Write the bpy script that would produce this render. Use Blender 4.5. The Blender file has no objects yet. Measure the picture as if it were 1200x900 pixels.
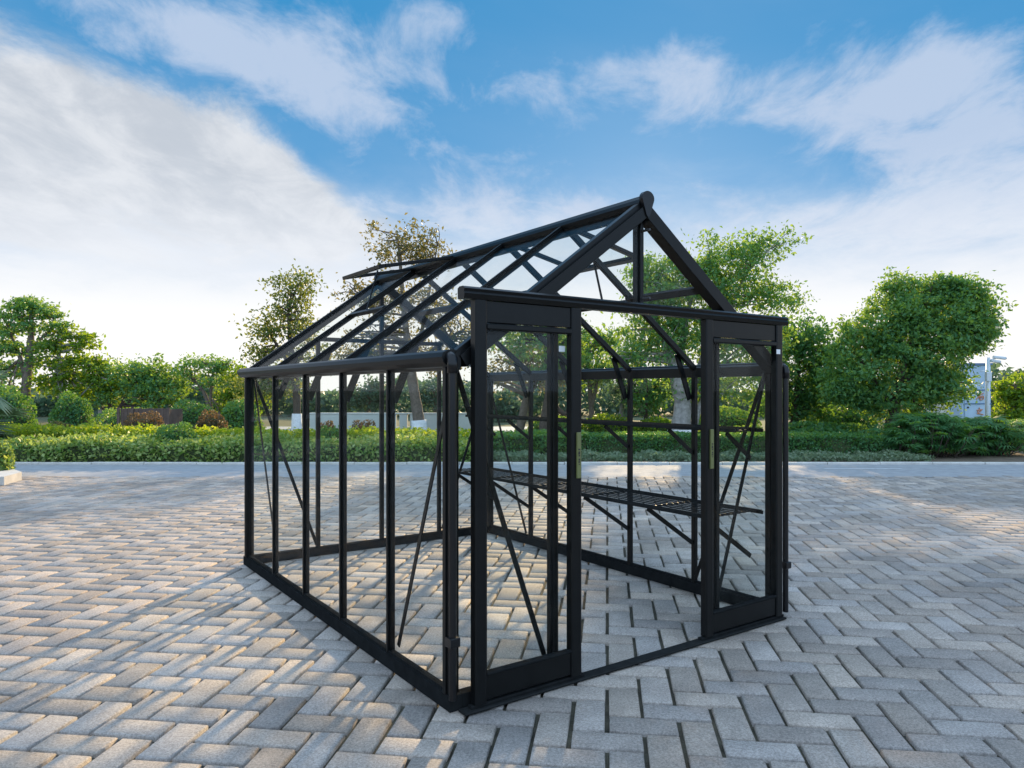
import bpy, bmesh, math, random
import numpy as np
from mathutils import Vector, Matrix

S = bpy.context.scene
COL = S.collection
R = math.radians
rng = np.random.default_rng(7)
random.seed(7)

# ------------------------------------------------------------------ camera
FPX, HY, CAMH = 847.6, 457.7, 1.4
cd = bpy.data.cameras.new('camera'); cam = bpy.data.objects.new('camera', cd); COL.objects.link(cam)
cam.location = (0, 0, CAMH); cam.rotation_euler = (R(90), 0, 0)
cd.sensor_width = 36; cd.lens = 36 * FPX / 1200; cd.shift_y = (HY - 450) / 1200
cd.clip_end = 3000; cd.clip_start = 0.05
S.camera = cam

# ------------------------------------------------------------------ light
SUN_AZ, SUN_EL = 11.0, 17.0          # degrees right of the view axis (+Y), above the horizon
sd = bpy.data.lights.new('sun', 'SUN'); sun = bpy.data.objects.new('sun', sd); COL.objects.link(sun)
sd.energy = 5.0; sd.angle = R(1.3); sd.color = (1.0, 0.72, 0.40)
tosun = Vector((math.sin(R(SUN_AZ)) * math.cos(R(SUN_EL)), math.cos(R(SUN_AZ)) * math.cos(R(SUN_EL)), math.sin(R(SUN_EL))))
sun.rotation_euler = tosun.to_track_quat('Z', 'Y').to_euler()
sun.location = (20, 60, 40)

W = bpy.data.worlds.new('World'); S.world = W; W.use_nodes = True
nt = W.node_tree; nt.nodes.clear()
def N(t, **kw):
    n = nt.nodes.new(t)
    for k, v in kw.items(): setattr(n, k, v)
    return n
def L(a, b): nt.links.new(a, b)
def M(op, a, b=None, c=None, clamp=False):
    n = N('ShaderNodeMath', operation=op); n.use_clamp = clamp
    for i, x in enumerate((a, b, c)):
        if x is None: continue
        if hasattr(x, 'is_linked'): L(x, n.inputs[i])
        else: n.inputs[i].default_value = x
    return n.outputs[0]
def SS(x, lo, hi, a=0.0, b=1.0):
    n = N('ShaderNodeMapRange', interpolation_type='SMOOTHSTEP')
    L(x, n.inputs[0])
    for i, v in enumerate((lo, hi, a, b)): n.inputs[1 + i].default_value = v
    return n.outputs[0]
def MIX(f, a, b):
    n = N('ShaderNodeMix', data_type='RGBA')
    if hasattr(f, 'is_linked'): L(f, n.inputs[0])
    else: n.inputs[0].default_value = f
    for i, x in ((6, a), (7, b)):
        if hasattr(x, 'is_linked'): L(x, n.inputs[i])
        else: n.inputs[i].default_value = (*x, 1)
    return n.outputs[2]
sky = N('ShaderNodeTexSky', sky_type='NISHITA')
sky.sun_disc = False; sky.sun_elevation = R(SUN_EL); sky.sun_rotation = R(SUN_AZ)
sky.air_density = 1.0; sky.dust_density = 0.6; sky.ozone_density = 4.0
SKY_K = 0.075
tc = N('ShaderNodeTexCoord'); sep = N('ShaderNodeSeparateXYZ'); L(tc.outputs['Generated'], sep.inputs[0])
dx, dy, dz = sep.outputs
az = M('MULTIPLY', M('ARCTAN2', dx, dy), 57.2958)          # degrees, 0 = +Y, right positive
el = M('MULTIPLY', M('ARCSINE', dz), 57.2958)
# cloud sheet coordinates (a flat layer overhead)
den = M('ADD', M('MAXIMUM', dz, 0.0), 0.16)
cv = N('ShaderNodeCombineXYZ'); L(M('DIVIDE', dx, den), cv.inputs[0]); L(M('DIVIDE', dy, den), cv.inputs[1])
def noise(scale, detail=8, rough=0.55, off=(0, 0, 0), stretch=(1, 1, 1), dist=0.0):
    mp = N('ShaderNodeMapping'); L(cv.outputs[0], mp.inputs[0]); mp.inputs[1].default_value = off; mp.inputs[3].default_value = stretch
    n = N('ShaderNodeTexNoise'); L(mp.outputs[0], n.inputs['Vector'])
    n.inputs['Scale'].default_value = scale; n.inputs['Detail'].default_value = detail
    n.inputs['Roughness'].default_value = rough; n.inputs['Distortion'].default_value = dist
    return n.outputs['Fac']
def blob(px, py, rx, ry, rot, w=1.0):
    """soft ellipse in azimuth / elevation degrees, given by where it stands in the sky"""
    a0 = math.degrees(math.atan((px - 600) / FPX)); e0 = math.degrees(math.atan((HY - py) / FPX * math.cos(R(a0))))
    sc = 0.058
    c, s = math.cos(R(rot)), math.sin(R(rot))
    a = M('SUBTRACT', az, a0); e = M('SUBTRACT', el, e0)
    u = M('ADD', M('MULTIPLY', a, c / (rx * sc)), M('MULTIPLY', e, s / (rx * sc)))
    v = M('SUBTRACT', M('MULTIPLY', e, c / (ry * sc)), M('MULTIPLY', a, s / (ry * sc)))
    r2 = M('ADD', M('MULTIPLY', u, u), M('MULTIPLY', v, v))
    return M('MULTIPLY', M('POWER', 2.718, M('MULTIPLY', r2, -1.0)), w)
def addall(xs):
    r = xs[0]
    for x in xs[1:]: r = M('ADD', r, x)
    return r
n1 = noise(2.3, 14, 0.66, (3.1, 1.7, 0), (1, 0.75, 1), 0.3)
n2 = noise(5.2, 14, 0.64, (7.7, 4.2, 0), (1.0, 0.60, 1), 0.35)
n3 = noise(0.9, 6, 0.5, (1.3, 9.1, 0), (1, 1, 1), 0.4)
big = addall([blob(60, 165, 250, 95, -12, 1.15), blob(300, 228, 200, 58, -22, 1.15), blob(70, 275, 200, 26, -6, 0.7)])
thick = SS(M('ADD', big, M('MULTIPLY', M('SUBTRACT', n1, 0.5), 1.7)), 0.34, 0.88)
thin_m = addall([blob(250, 30, 330, 60, 3, 0.75), blob(370, 105, 170, 55, -12, 0.95), blob(770, 85, 110, 48, -8, 1.0), blob(1010, 110, 150, 65, -6, 1.0),
                 blob(1150, 190, 150, 80, 0, .95), blob(1060, 270, 260, 45, 0, .8), blob(700, 250, 260, 30, 0, 0.75), blob(560, 235, 150, 50, 0, 0.7), blob(520, 25, 50, 25, 0, 0.5), blob(600, 120, 260, 60, 0, 0.4), blob(1130, 90, 90, 40, -10, .5), blob(100, 320, 260, 50, 0, .6)])
thin = SS(M('ADD', thin_m, M('MULTIPLY', M('SUBTRACT', n2, 0.5), 2.7)), 0.38, 1.35)
wide = M('MULTIPLY', SS(n3, 0.40, 0.75), 0.22)
thin = M('MAXIMUM', thin, wide)
# the Nishita sky, its colour a little deeper, as the photograph's
hs = N('ShaderNodeHueSaturation'); L(sky.outputs[0], hs.inputs['Color']); hs.inputs['Saturation'].default_value = 1.35
sk = N('ShaderNodeVectorMath', operation='SCALE'); L(hs.outputs[0], sk.inputs[0]); sk.inputs[3].default_value = SKY_K
blue = MIX(0.88, sk.outputs[0], MIX(SS(el, 8, 30), (0.15, 0.40, 0.71), (0.045, 0.30, 0.62)))
c_thin = MIX(M('MULTIPLY', thin, 0.82), blue, (0.56, 0.65, 0.81))
shade = MIX(SS(n2, 0.35, 0.7), (0.57, 0.61, 0.67), (0.77, 0.79, 0.825))
c_all = MIX(M('MULTIPLY', thick, 0.94), c_thin, shade)
# white haze towards the horizon, brighter on the sun's side; bright bluish cover added out of view overhead and behind as fill light
veil = M('MULTIPLY', SS(M('ADD', el, M('MULTIPLY', M('SUBTRACT', n1, 0.5), 8.0)), 17.5, 6.5), 0.97)
c_veil = MIX(veil, c_all, MIX(SS(el, 10, 3), (0.85, 0.885, 0.945), (1.08, 1.06, 1.02)))
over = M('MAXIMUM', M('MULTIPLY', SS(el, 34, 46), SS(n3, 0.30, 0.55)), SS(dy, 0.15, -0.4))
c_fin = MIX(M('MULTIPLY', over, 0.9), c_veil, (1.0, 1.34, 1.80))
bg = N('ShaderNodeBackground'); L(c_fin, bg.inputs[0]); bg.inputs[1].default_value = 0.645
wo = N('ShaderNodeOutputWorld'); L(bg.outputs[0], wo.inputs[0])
S.view_settings.view_transform = 'Standard'; S.view_settings.look = 'None'
S.view_settings.exposure = 0.68; S.view_settings.gamma = 1.0; S.view_settings.use_curve_mapping = False

# ------------------------------------------------------------------ helpers
def P(px, py, Y):
    return Vector(((px - 600) / FPX * Y, Y, CAMH + (HY - py) / FPX * Y))
def tag(o, label=None, cat=None, group=None, kind=None):
    if label: o['label'] = label
    if cat: o['category'] = cat
    if group: o['group'] = group
    if kind: o['kind'] = kind
    return o
def empty(name, loc, rz=0.0):
    o = bpy.data.objects.new(name, None); COL.objects.link(o); o.location = loc; o.rotation_euler = (0, 0, rz); o.empty_display_size = 0.2
    return o
def link(name, me, mat, parent=None, loc=(0, 0, 0)):
    o = bpy.data.objects.new(name, me); COL.objects.link(o)
    if mat: me.materials.append(mat)
    o.parent = parent; o.location = loc
    return o
def mesh_np(name, V, F, smooth=False):
    """V (n,3) array, F (m,4) quads"""
    me = bpy.data.meshes.new(name)
    V = np.asarray(V, np.float32); F = np.asarray(F, np.int32)
    me.vertices.add(len(V)); me.vertices.foreach_set('co', V.ravel())
    k = F.shape[1]
    me.loops.add(F.size); me.loops.foreach_set('vertex_index', F.ravel())
    me.polygons.add(len(F)); me.polygons.foreach_set('loop_start', np.arange(0, F.size, k, dtype=np.int32))
    if smooth: me.polygons.foreach_set('use_smooth', np.ones(len(F), bool))
    me.update(calc_edges=True); me.validate()
    return me
class MB:
    """collects polygons, builds ONE mesh"""
    def __init__(s): s.v = []; s.f = []
    def add(s, vs, fs):
        b = len(s.v); s.v += [tuple(x) for x in vs]; s.f += [tuple(i + b for i in f) for f in fs]; return s
    def prism(s, prof, a, b, xdir, ydir):
        """closed profile (list of (x,y)) swept from a to b"""
        a, b, xd, yd = Vector(a), Vector(b), Vector(xdir), Vector(ydir); n = len(prof)
        vs = [a + xd * x + yd * y for x, y in prof] + [b + xd * x + yd * y for x, y in prof]
        fs = [(i, (i + 1) % n, n + (i + 1) % n, n + i) for i in range(n)] + [tuple(range(n))[::-1], tuple(range(n, 2 * n))]
        return s.add(vs, fs)
    def bar(s, a, b, w, d, up=(0, 0, 1), ch=0.003, off=(0, 0)):
        """chamfered bar from a to b, w across, d along up"""
        a, b = Vector(a), Vector(b); t = (b - a).normalized(); u = Vector(up); u = (u - t * u.dot(t)).normalized(); x = t.cross(u)
        w2, d2 = w / 2, d / 2; ch = min(ch, w2 * .6, d2 * .6)
        pr = [(-w2 + ch, -d2), (w2 - ch, -d2), (w2, -d2 + ch), (w2, d2 - ch), (w2 - ch, d2), (-w2 + ch, d2), (-w2, d2 - ch), (-w2, -d2 + ch)]
        pr = [(p + off[0], q + off[1]) for p, q in pr]
        return s.prism(pr, a, b, x, u)
    def box(s, lo, hi, ch=0.002):
        lo, hi = Vector(lo), Vector(hi); c = (lo + hi) / 2
        return s.bar((lo.x, c.y, c.z), (hi.x, c.y, c.z), hi.y - lo.y, hi.z - lo.z, ch=ch)
    def tube(s, pts, rads, n=8, caps=True):
        pts = [Vector(p) for p in pts]; rings = []
        t0 = None; u = None
        for i, p in enumerate(pts):
            t = (pts[min(i + 1, len(pts) - 1)] - pts[max(i - 1, 0)]).normalized()
            if u is None:
                u = t.orthogonal().normalized()
            else:
                u = (u - t * u.dot(t)).normalized()
            w = t.cross(u); r = rads[i] if hasattr(rads, '__len__') else rads
            rings.append([p + (u * math.cos(2 * math.pi * k / n) + w * math.sin(2 * math.pi * k / n)) * r for k in range(n)])
        vs = [v for ring in rings for v in ring]; fs = []
        for i in range(len(rings) - 1):
            for k in range(n):
                fs.append((i * n + k, i * n + (k + 1) % n, (i + 1) * n + (k + 1) % n, (i + 1) * n + k))
        if caps: fs += [tuple(range(n))[::-1], tuple(range(len(vs) - n, len(vs)))]
        return s.add(vs, fs)
    def build(s, name, mat, parent=None, smooth=False, loc=(0, 0, 0)):
        me = bpy.data.meshes.new(name); me.from_pydata(s.v, [], s.f)
        bm = bmesh.new(); bm.from_mesh(me); bmesh.ops.recalc_face_normals(bm, faces=bm.faces); bm.to_mesh(me); bm.free()
        if smooth: me.polygons.foreach_set('use_smooth', [True] * len(me.polygons))
        me.update()
        return link(name, me, mat, parent, loc)

# ------------------------------------------------------------------ materials
def newmat(name):
    m = bpy.data.materials.new(name); m.use_nodes = True; t = m.node_tree; t.nodes.clear()
    o = t.nodes.new('ShaderNodeOutputMaterial'); return m, t, o
def principled(name, col, rough=0.6, metal=0.0, var=0.0, vscale=8, bump=0.0, bscale=60, spec=0.5, island=0.0):
    m, t, o = newmat(name); p = t.nodes.new('ShaderNodeBsdfPrincipled'); t.links.new(p.outputs[0], o.inputs[0])
    p.inputs['Base Color'].default_value = (*col, 1); p.inputs['Roughness'].default_value = rough; p.inputs['Metallic'].default_value = metal
    p.inputs['Specular IOR Level'].default_value = spec
    tc = t.nodes.new('ShaderNodeTexCoord')
    if var or island:
        n = t.nodes.new('ShaderNodeTexNoise'); n.inputs['Scale'].default_value = vscale; n.inputs['Detail'].default_value = 8; t.links.new(tc.outputs['Object'], n.inputs['Vector'])
        mr = t.nodes.new('ShaderNodeMapRange'); t.links.new(n.outputs['Fac'], mr.inputs[0]); mr.inputs[1].default_value = .25; mr.inputs[2].default_value = .75
        mr.inputs[3].default_value = 1 - var; mr.inputs[4].default_value = 1 + var
        v = t.nodes.new('ShaderNodeVectorMath'); v.operation = 'SCALE'; v.inputs[0].default_value = col; t.links.new(mr.outputs[0], v.inputs[3])
        src = v.outputs[0]
        if island:
            g = t.nodes.new('ShaderNodeNewGeometry'); m2 = t.nodes.new('ShaderNodeMapRange'); t.links.new(g.outputs['Random Per Island'], m2.inputs[0])
            m2.inputs[3].default_value = 1 - island; m2.inputs[4].default_value = 1 + island
            v2 = t.nodes.new('ShaderNodeVectorMath'); v2.operation = 'SCALE'; t.links.new(src, v2.inputs[0]); t.links.new(m2.outputs[0], v2.inputs[3]); src = v2.outputs[0]
        t.links.new(src, p.inputs['Base Color'])
    if bump:
        n = t.nodes.new('ShaderNodeTexNoise'); n.inputs['Scale'].default_value = bscale; n.inputs['Detail'].default_value = 6; t.links.new(tc.outputs['Object'], n.inputs['Vector'])
        b = t.nodes.new('ShaderNodeBump'); b.inputs['Strength'].default_value = bump; b.inputs['Distance'].default_value = 0.02
        t.links.new(n.outputs['Fac'], b.inputs['Height']); t.links.new(b.outputs[0], p.inputs['Normal'])
    return m
def leafmat(name, c0, c1, trans=0.5, tcol=None):
    """two-tone leaf with light passing through it"""
    m, t, o = newmat(name)
    g = t.nodes.new('ShaderNodeNewGeometry'); mx = t.nodes.new('ShaderNodeMix'); mx.data_type = 'RGBA'
    t.links.new(g.outputs['Random Per Island'], mx.inputs[0]); mx.inputs[6].default_value = (*c0, 1); mx.inputs[7].default_value = (*c1, 1)
    p = t.nodes.new('ShaderNodeBsdfPrincipled'); p.inputs['Roughness'].default_value = 0.5; p.inputs['Specular IOR Level'].default_value = 0.3
    t.links.new(mx.outputs[2], p.inputs['Base Color'])
    tr = t.nodes.new('ShaderNodeBsdfTranslucent'); v = t.nodes.new('ShaderNodeVectorMath'); v.operation = 'MULTIPLY'
    t.links.new(mx.outputs[2], v.inputs[0]); v.inputs[1].default_value = tcol or (3.2, 2.1, 0.55); t.links.new(v.outputs[0], tr.inputs[0])
    ms = t.nodes.new('ShaderNodeMixShader'); ms.inputs[0].default_value = trans
    t.links.new(p.outputs[0], ms.inputs[1]); t.links.new(tr.outputs[0], ms.inputs[2]); t.links.new(ms.outputs[0], o.inputs[0])
    return m
MAT = {}
MAT['alu'] = principled('black_aluminium', (0.0045, 0.0052, 0.0055), 0.36, 0.0, 0.25, 14, 0.04, 220, 0.22)
MAT['alu_grey'] = principled('dull_aluminium', (0.035, 0.036, 0.037), 0.45, 0.0, 0.2, 14, spec=0.5)
MAT['shelf'] = principled('dull_black_slats', (0.022, 0.023, 0.023), 0.75, 0.0, 0.3, 20, spec=0.02)
def diffmat(name, col):
    m, t, o = newmat(name); d = t.nodes.new('ShaderNodeBsdfDiffuse'); tc = t.nodes.new('ShaderNodeTexCoord'); n = t.nodes.new('ShaderNodeTexNoise'); n.inputs['Scale'].default_value = 18
    r = t.nodes.new('ShaderNodeMapRange'); r.inputs[3].default_value = .6; r.inputs[4].default_value = 1.4; v = t.nodes.new('ShaderNodeVectorMath'); v.operation = 'SCALE'; v.inputs[0].default_value = col
    t.links.new(tc.outputs['Object'], n.inputs['Vector']); t.links.new(n.outputs['Fac'], r.inputs[0]); t.links.new(r.outputs[0], v.inputs[3]); t.links.new(v.outputs[0], d.inputs[0]); t.links.new(d.outputs[0], o.inputs[0]); return m
MAT['shelf'] = diffmat('matt_black_slats', (0.022, 0.023, 0.023)); MAT['sill'] = diffmat('dusty_black_sill', (0.016, 0.017, 0.0175))
MAT['plastic'] = principled('black_plastic', (0.007, 0.007, 0.008), 0.3, 0.0, 0.1, 10, spec=0.35)
MAT['sticker'] = principled('white_sticker', (0.75, 0.76, 0.78), 0.5, 0, 0.05, 30)
MAT['print'] = principled('grey_print', (0.25, 0.25, 0.27), 0.6, 0, 0.1, 40)
MAT['handle'] = principled('olive_plastic', (0.15, 0.16, 0.055), 0.5, 0.0, 0.12, 30)
MAT['seal'] = principled('bright_edge', (0.16, 0.165, 0.17), 0.4, 0.6, 0.15, 30)
def glassmat():
    m, t, o = newmat('clear_glass'); tr = t.nodes.new('ShaderNodeBsdfTransparent'); tr.inputs[0].default_value = (0.975, 0.985, 0.98, 1)
    gl = t.nodes.new('ShaderNodeBsdfGlossy'); gl.inputs['Roughness'].default_value = 0.015; gl.inputs[0].default_value = (0.9, 0.93, 0.95, 1)
    g = t.nodes.new('ShaderNodeNewGeometry'); d = t.nodes.new('ShaderNodeVectorMath'); d.operation = 'DOT_PRODUCT'
    t.links.new(g.outputs['Incoming'], d.inputs[0]); t.links.new(g.outputs['Normal'], d.inputs[1])
    def mt(op, a, b):
        n = t.nodes.new('ShaderNodeMath'); n.operation = op
        for i, x in enumerate((a, b)):
            if hasattr(x, 'is_linked'): t.links.new(x, n.inputs[i])
            elif x is not None: n.inputs[i].default_value = x
        return n.outputs[0]
    c = mt('SUBTRACT', 1.0, mt('ABSOLUTE', d.outputs['Value'], None)); f = mt('ADD', 0.006, mt('MULTIPLY', mt('POWER', c, 5.0), 0.10))
    ms = t.nodes.new('ShaderNodeMixShader'); t.links.new(f, ms.inputs[0])
    t.links.new(tr.outputs[0], ms.inputs[1]); t.links.new(gl.outputs[0], ms.inputs[2]); t.links.new(ms.outputs[0], o.inputs[0]); return m
MAT['glass'] = glassmat()
MAT['paver'] = None
def pavermat():
    m, t, o = newmat('concrete_paver'); p = t.nodes.new('ShaderNodeBsdfPrincipled'); t.links.new(p.outputs[0], o.inputs[0])
    tc = t.nodes.new('ShaderNodeTexCoord'); g = t.nodes.new('ShaderNodeNewGeometry')
    def nz(s, d, r=.6):
        n = t.nodes.new('ShaderNodeTexNoise'); n.inputs['Scale'].default_value = s; n.inputs['Detail'].default_value = d; n.inputs['Roughness'].default_value = r
        t.links.new(tc.outputs['Object'], n.inputs['Vector']); return n.outputs['Fac']
    def mr(x, a, b, c, d):
        n = t.nodes.new('ShaderNodeMapRange'); t.links.new(x, n.inputs[0])
        for i, v in enumerate((a, b, c, d)): n.inputs[1 + i].default_value = v
        return n.outputs[0]
    def mul(a, b):
        n = t.nodes.new('ShaderNodeMath'); n.operation = 'MULTIPLY'; t.links.new(a, n.inputs[0]); t.links.new(b, n.inputs[1]); return n.outputs[0]
    k = mul(mul(mr(g.outputs['Random Per Island'], 0, 1, .74, 1.16), mr(nz(90, 9, .9), .41, .59, .58, 1.34)), mul(mr(nz(9, 6, .65), .3, .7, .86, 1.1), mr(nz(.7, 7, .7), .35, .65, .74, 1.15)))
    mx = t.nodes.new('ShaderNodeMix'); mx.data_type = 'RGBA'; wn = t.nodes.new('ShaderNodeTexWhiteNoise'); wn.noise_dimensions = '1D'
    t.links.new(g.outputs['Random Per Island'], wn.inputs['W']); t.links.new(wn.outputs['Value'], mx.inputs[0])
    mx.inputs[6].default_value = (.445, .375, .315, 1); mx.inputs[7].default_value = (.385, .35, .325, 1)
    v = t.nodes.new('ShaderNodeVectorMath'); v.operation = 'SCALE'; t.links.new(mx.outputs[2], v.inputs[0]); t.links.new(k, v.inputs[3])
    t.links.new(v.outputs[0], p.inputs['Base Color']); p.inputs['Roughness'].default_value = .85; p.inputs['Specular IOR Level'].default_value = 0.2
    b = t.nodes.new('ShaderNodeBump'); b.inputs['Strength'].default_value = .8; b.inputs['Distance'].default_value = .006
    t.links.new(nz(90, 8, .8), b.inputs['Height']); t.links.new(b.outputs[0], p.inputs['Normal'])
    return m
MAT['paver'] = pavermat()
MAT['sand'] = principled('joint_sand', (0.06, 0.055, 0.038), 0.95, 0, 0.75, 9, 0.6, 90)
MAT['earth'] = principled('grassy_earth', (0.075, 0.085, 0.035), 0.95, 0, 0.4, 1.5, 0.5, 12)
MAT['soil'] = principled('bare_soil', (0.13, 0.095, 0.065), 0.95, 0, 0.35, 5, 0.5, 30)
MAT['asphalt'] = principled('asphalt', (0.31, 0.315, 0.325), 0.9, 0, 0.18, 6, 0.4, 90)
MAT['pathmat'] = principled('pale_concrete', (0.42, 0.43, 0.45), 0.85, 0, 0.12, 3)
MAT['kerb'] = principled('kerb_concrete', (0.52, 0.50, 0.46), 0.85, 0, 0.15, 6, 0.3, 50)
MAT['paint'] = principled('road_paint', (0.62, 0.63, 0.64), 0.8, 0, 0.25, 12)
MAT['bark'] = principled('grey_bark', (0.16, 0.125, 0.10), 0.9, 0, 0.35, 14, 0.9, 35)
MAT['bark_dark'] = principled('brown_bark', (0.075, 0.055, 0.042), 0.9, 0, 0.35, 14, 0.9, 35)
MAT['bark_pale'] = principled('pale_bark', (0.30, 0.28, 0.26), 0.9, 0, 0.45, 11, 0.9, 35)
MAT['lime'] = principled('lime_wash', (0.72, 0.73, 0.74), 0.85, 0, 0.15, 12, 0.4, 40)
MAT['leaf'] = leafmat('leaf_green', (0.058, 0.185, 0.080), (0.125, 0.275, 0.095), .40, (4.2, 2.5, 0.5))
MAT['leaf_dark'] = leafmat('leaf_deep_green', (0.042, 0.145, 0.062), (0.09, 0.225, 0.085), .38, (3.6, 2.4, 0.5))
MAT['leaf_lime'] = leafmat('leaf_yellow_green', (0.070, 0.165, 0.030), (0.14, 0.23, 0.04), .55, (3.0, 2.3, 0.5))
MAT['leaf_olive'] = leafmat('leaf_olive', (0.085, 0.105, 0.05), (0.16, 0.16, 0.075), .5, (2.2, 1.8, 0.9))
MAT['leaf_warm'] = leafmat('leaf_warm_green', (0.060, 0.12, 0.045), (0.13, 0.175, 0.06), .46, (3.0, 2.2, 0.6))
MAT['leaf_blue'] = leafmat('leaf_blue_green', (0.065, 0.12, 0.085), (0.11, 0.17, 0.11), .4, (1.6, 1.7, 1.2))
MAT['leaf_red'] = leafmat('leaf_bronze', (0.085, 0.085, 0.048), (0.145, 0.125, 0.068), .45, (2.0, 1.3, 0.9))
MAT['leaf_hedge'] = leafmat('leaf_hedge_gold', (0.14, 0.26, 0.03), (0.31, 0.39, 0.05), .5, (2.0, 1.7, 0.5))
MAT['leaf_var'] = leafmat('leaf_variegated', (0.10, 0.22, 0.05), (0.36, 0.45, 0.18), .42, (1.8, 1.6, 0.6))
MAT['leaf_grey'] = leafmat('leaf_grey_green', (0.13, 0.20, 0.12), (0.24, 0.31, 0.20), .35, (1.5, 1.5, 1.1))
MAT['core'] = principled('hedge_twigs', (0.04, 0.06, 0.02), 0.95, 0, 0.4, 6)
MAT['wall'] = principled('grey_render', (0.54, 0.56, 0.53), 0.85, 0, 0.08, 2, 0.1, 30)
MAT['fence'] = principled('brown_boards', (0.11, 0.075, 0.06), 0.85, 0, 0.3, 5, 0.3, 30)
MAT['bluepanel'] = principled('blue_cladding', (0.40, 0.53, 0.66), 0.55, 0, 0.1, 3)
MAT['bluetrim'] = principled('dark_blue_trim', (0.12, 0.20, 0.32), 0.55, 0, 0.1, 3)
MAT['orange'] = principled('rust_orange_lettering', (0.55, 0.22, 0.10), 0.5, 0, 0.1, 10)
MAT['pole'] = principled('white_steel', (0.68, 0.74, 0.80), 0.4, 0, 0.05, 5)
MAT['camdark'] = principled('dark_lens', (0.02, 0.02, 0.022), 0.3)

# ------------------------------------------------------------------ ground
def sheet(name, x0, x1, y0, y1, z, mat, sub=1):
    V = [(x0, y0, z), (x1, y0, z), (x1, y1, z), (x0, y1, z)]
    return tag(link(name, mesh_np(name, V, [(0, 1, 2, 3)]), mat), kind='structure')
sheet('ground', -1500, 1500, -300, 2500, -0.075, MAT['earth'])
sheet('joint_sand', -17, 17, -4, 11.75, -0.02, MAT['sand'])
ROAD0, ROAD1 = 11.75, 13.75
sheet('road', -60, 60, ROAD0, ROAD1, -0.006, MAT['asphalt'])
sheet('planting_bed', -60, 60, ROAD1 + .12, 19.0, 0.0, MAT['soil'])
sheet('path', -60, 1.6, 24.0, 28.5, -0.02, MAT['pathmat'])
mb = MB()
for k in range(-60, 60): mb.box((k * 1.0 + .006, ROAD1 + .004 * (k * 7 % 3 - 1), -0.07), (k * 1.0 + .994, ROAD1 + .12, 0.035 + .003 * (k * 5 % 3 - 1)), 0.012)
tag(mb.build('kerb', MAT['kerb']), kind='structure')
for (xa, xb, ya, yb) in ((5.6, 7.0, 12.95, 13.02),):
    sheet('road_marking', xa, xb, ya, yb, -0.001, MAT['paint'])

# herringbone pavers, each a real bevelled block with its own slight tilt
PL, PW, GAP, YAW = 0.300, 0.150, 0.018, R(-7.5)
def pavers():
    w = PW; cells = []
    lim = int(22 / w)
    ca, sa = math.cos(YAW), math.sin(YAW)
    for i in range(-lim, lim):
        for j in range(-lim // 3, int(15 / w)):
            k = (i - j) % 4
            if k == 0: cx, cy, hx, hy = (i + 1) * w, (j + .5) * w, w, w / 2
            elif k == 2: cx, cy, hx, hy = (i + .5) * w, j * w, w / 2, w
            else: continue
            X = cx * ca - cy * sa; Y = cx * sa + cy * ca
            if Y < -1.5 or Y > ROAD0 + .06 or abs(X) > 3.5 + 0.95 * Y or abs(X) > 14: continue
            cells.append((cx, cy, hx, hy))
    C = np.array(cells); n = len(C); g = GAP / 2; bv = 0.006
    hx = C[:, 2] - g; hy = C[:, 3] - g
    hx = hx + rng.normal(0, .0012, n); hy = hy + rng.normal(0, .0012, n)
    sx = np.array([-1, 1, 1, -1]); sy = np.array([-1, -1, 1, 1])
    tiltx = rng.normal(0, .004, n); tilty = rng.normal(0, .004, n); dz = rng.normal(0, .0013, n); rot = rng.normal(0, .006, n)
    V = np.zeros((n, 12, 3))
    for r, (ins, z) in enumerate(((bv, 0.0), (0.0, -bv * .8), (0.0, -0.04))):
        lx = (hx[:, None] - ins) * sx; ly = (hy[:, None] - ins) * sy
        lx2 = lx - rot[:, None] * ly; ly2 = ly + rot[:, None] * lx
        x = C[:, 0:1] + lx2; y = C[:, 1:2] + ly2
        V[:, r * 4:(r + 1) * 4, 0] = x * ca - y * sa; V[:, r * 4:(r + 1) * 4, 1] = x * sa + y * ca
        V[:, r * 4:(r + 1) * 4, 2] = z + dz[:, None] + tiltx[:, None] * lx + tilty[:, None] * ly
    q = [(0, 1, 2, 3)]
    for r in (0, 4):
        for a in range(4): q.append((r + a, r + 4 + a, r + 4 + (a + 1) % 4, r + (a + 1) % 4))
    q = np.array(q); F = (q[None] + (np.arange(n) * 12)[:, None, None]).reshape(-1, 4)
    return mesh_np('pavement', V.reshape(-1, 3), F)
tag(link('pavement', pavers(), MAT['paver']), kind='structure')

# ------------------------------------------------------------------ greenhouse
GX, GY, TH, GW, GD = -0.2677, 3.1603, 0.6136, 2.345, 3.25
EAVE, RIDGE, HDR = 1.565, 2.415, 1.825
VS = [v * GD for v in (0.196, 0.390, 0.583, 0.782)]
US = [0.25 * GW, 0.5 * GW, 0.75 * GW]
BASE = 0.07
gh = empty('greenhouse', (GX, GY, 0), TH)
tag(gh, 'black aluminium greenhouse with clear glass and open sliding doors standing on the paved plaza', 'greenhouse')
ALU = MAT['alu']
def part(name, mbx, mat=ALU, parent=gh, smooth=False, label=None):
    o = mbx.build(name, mat, parent, smooth)
    if label: o['label'] = label
    return o
def ribbed(w, d):
    """glazing-bar profile: a box with a narrower capping strip on its outer (+y) side"""
    a, c, r = w / 2, .0025, d * .3
    return [(-a + c, -d), (a - c, -d), (a, -d + c), (a, -r), (a * .55, -r + .001), (a * .55, -c), (a * .55 - c, 0), (-a * .55 + c, 0), (-a * .55, -c), (-a * .55, -r + .001), (-a, -r), (-a, -d + c)]
def post(name, x, y, z0, z1, w, d, out):
    out = Vector(out); side = Vector((0, 0, 1)).cross(out)
    return part(name, MB().prism(ribbed(w, d), (x, y, z0), (x, y, z1), side, out))
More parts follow.
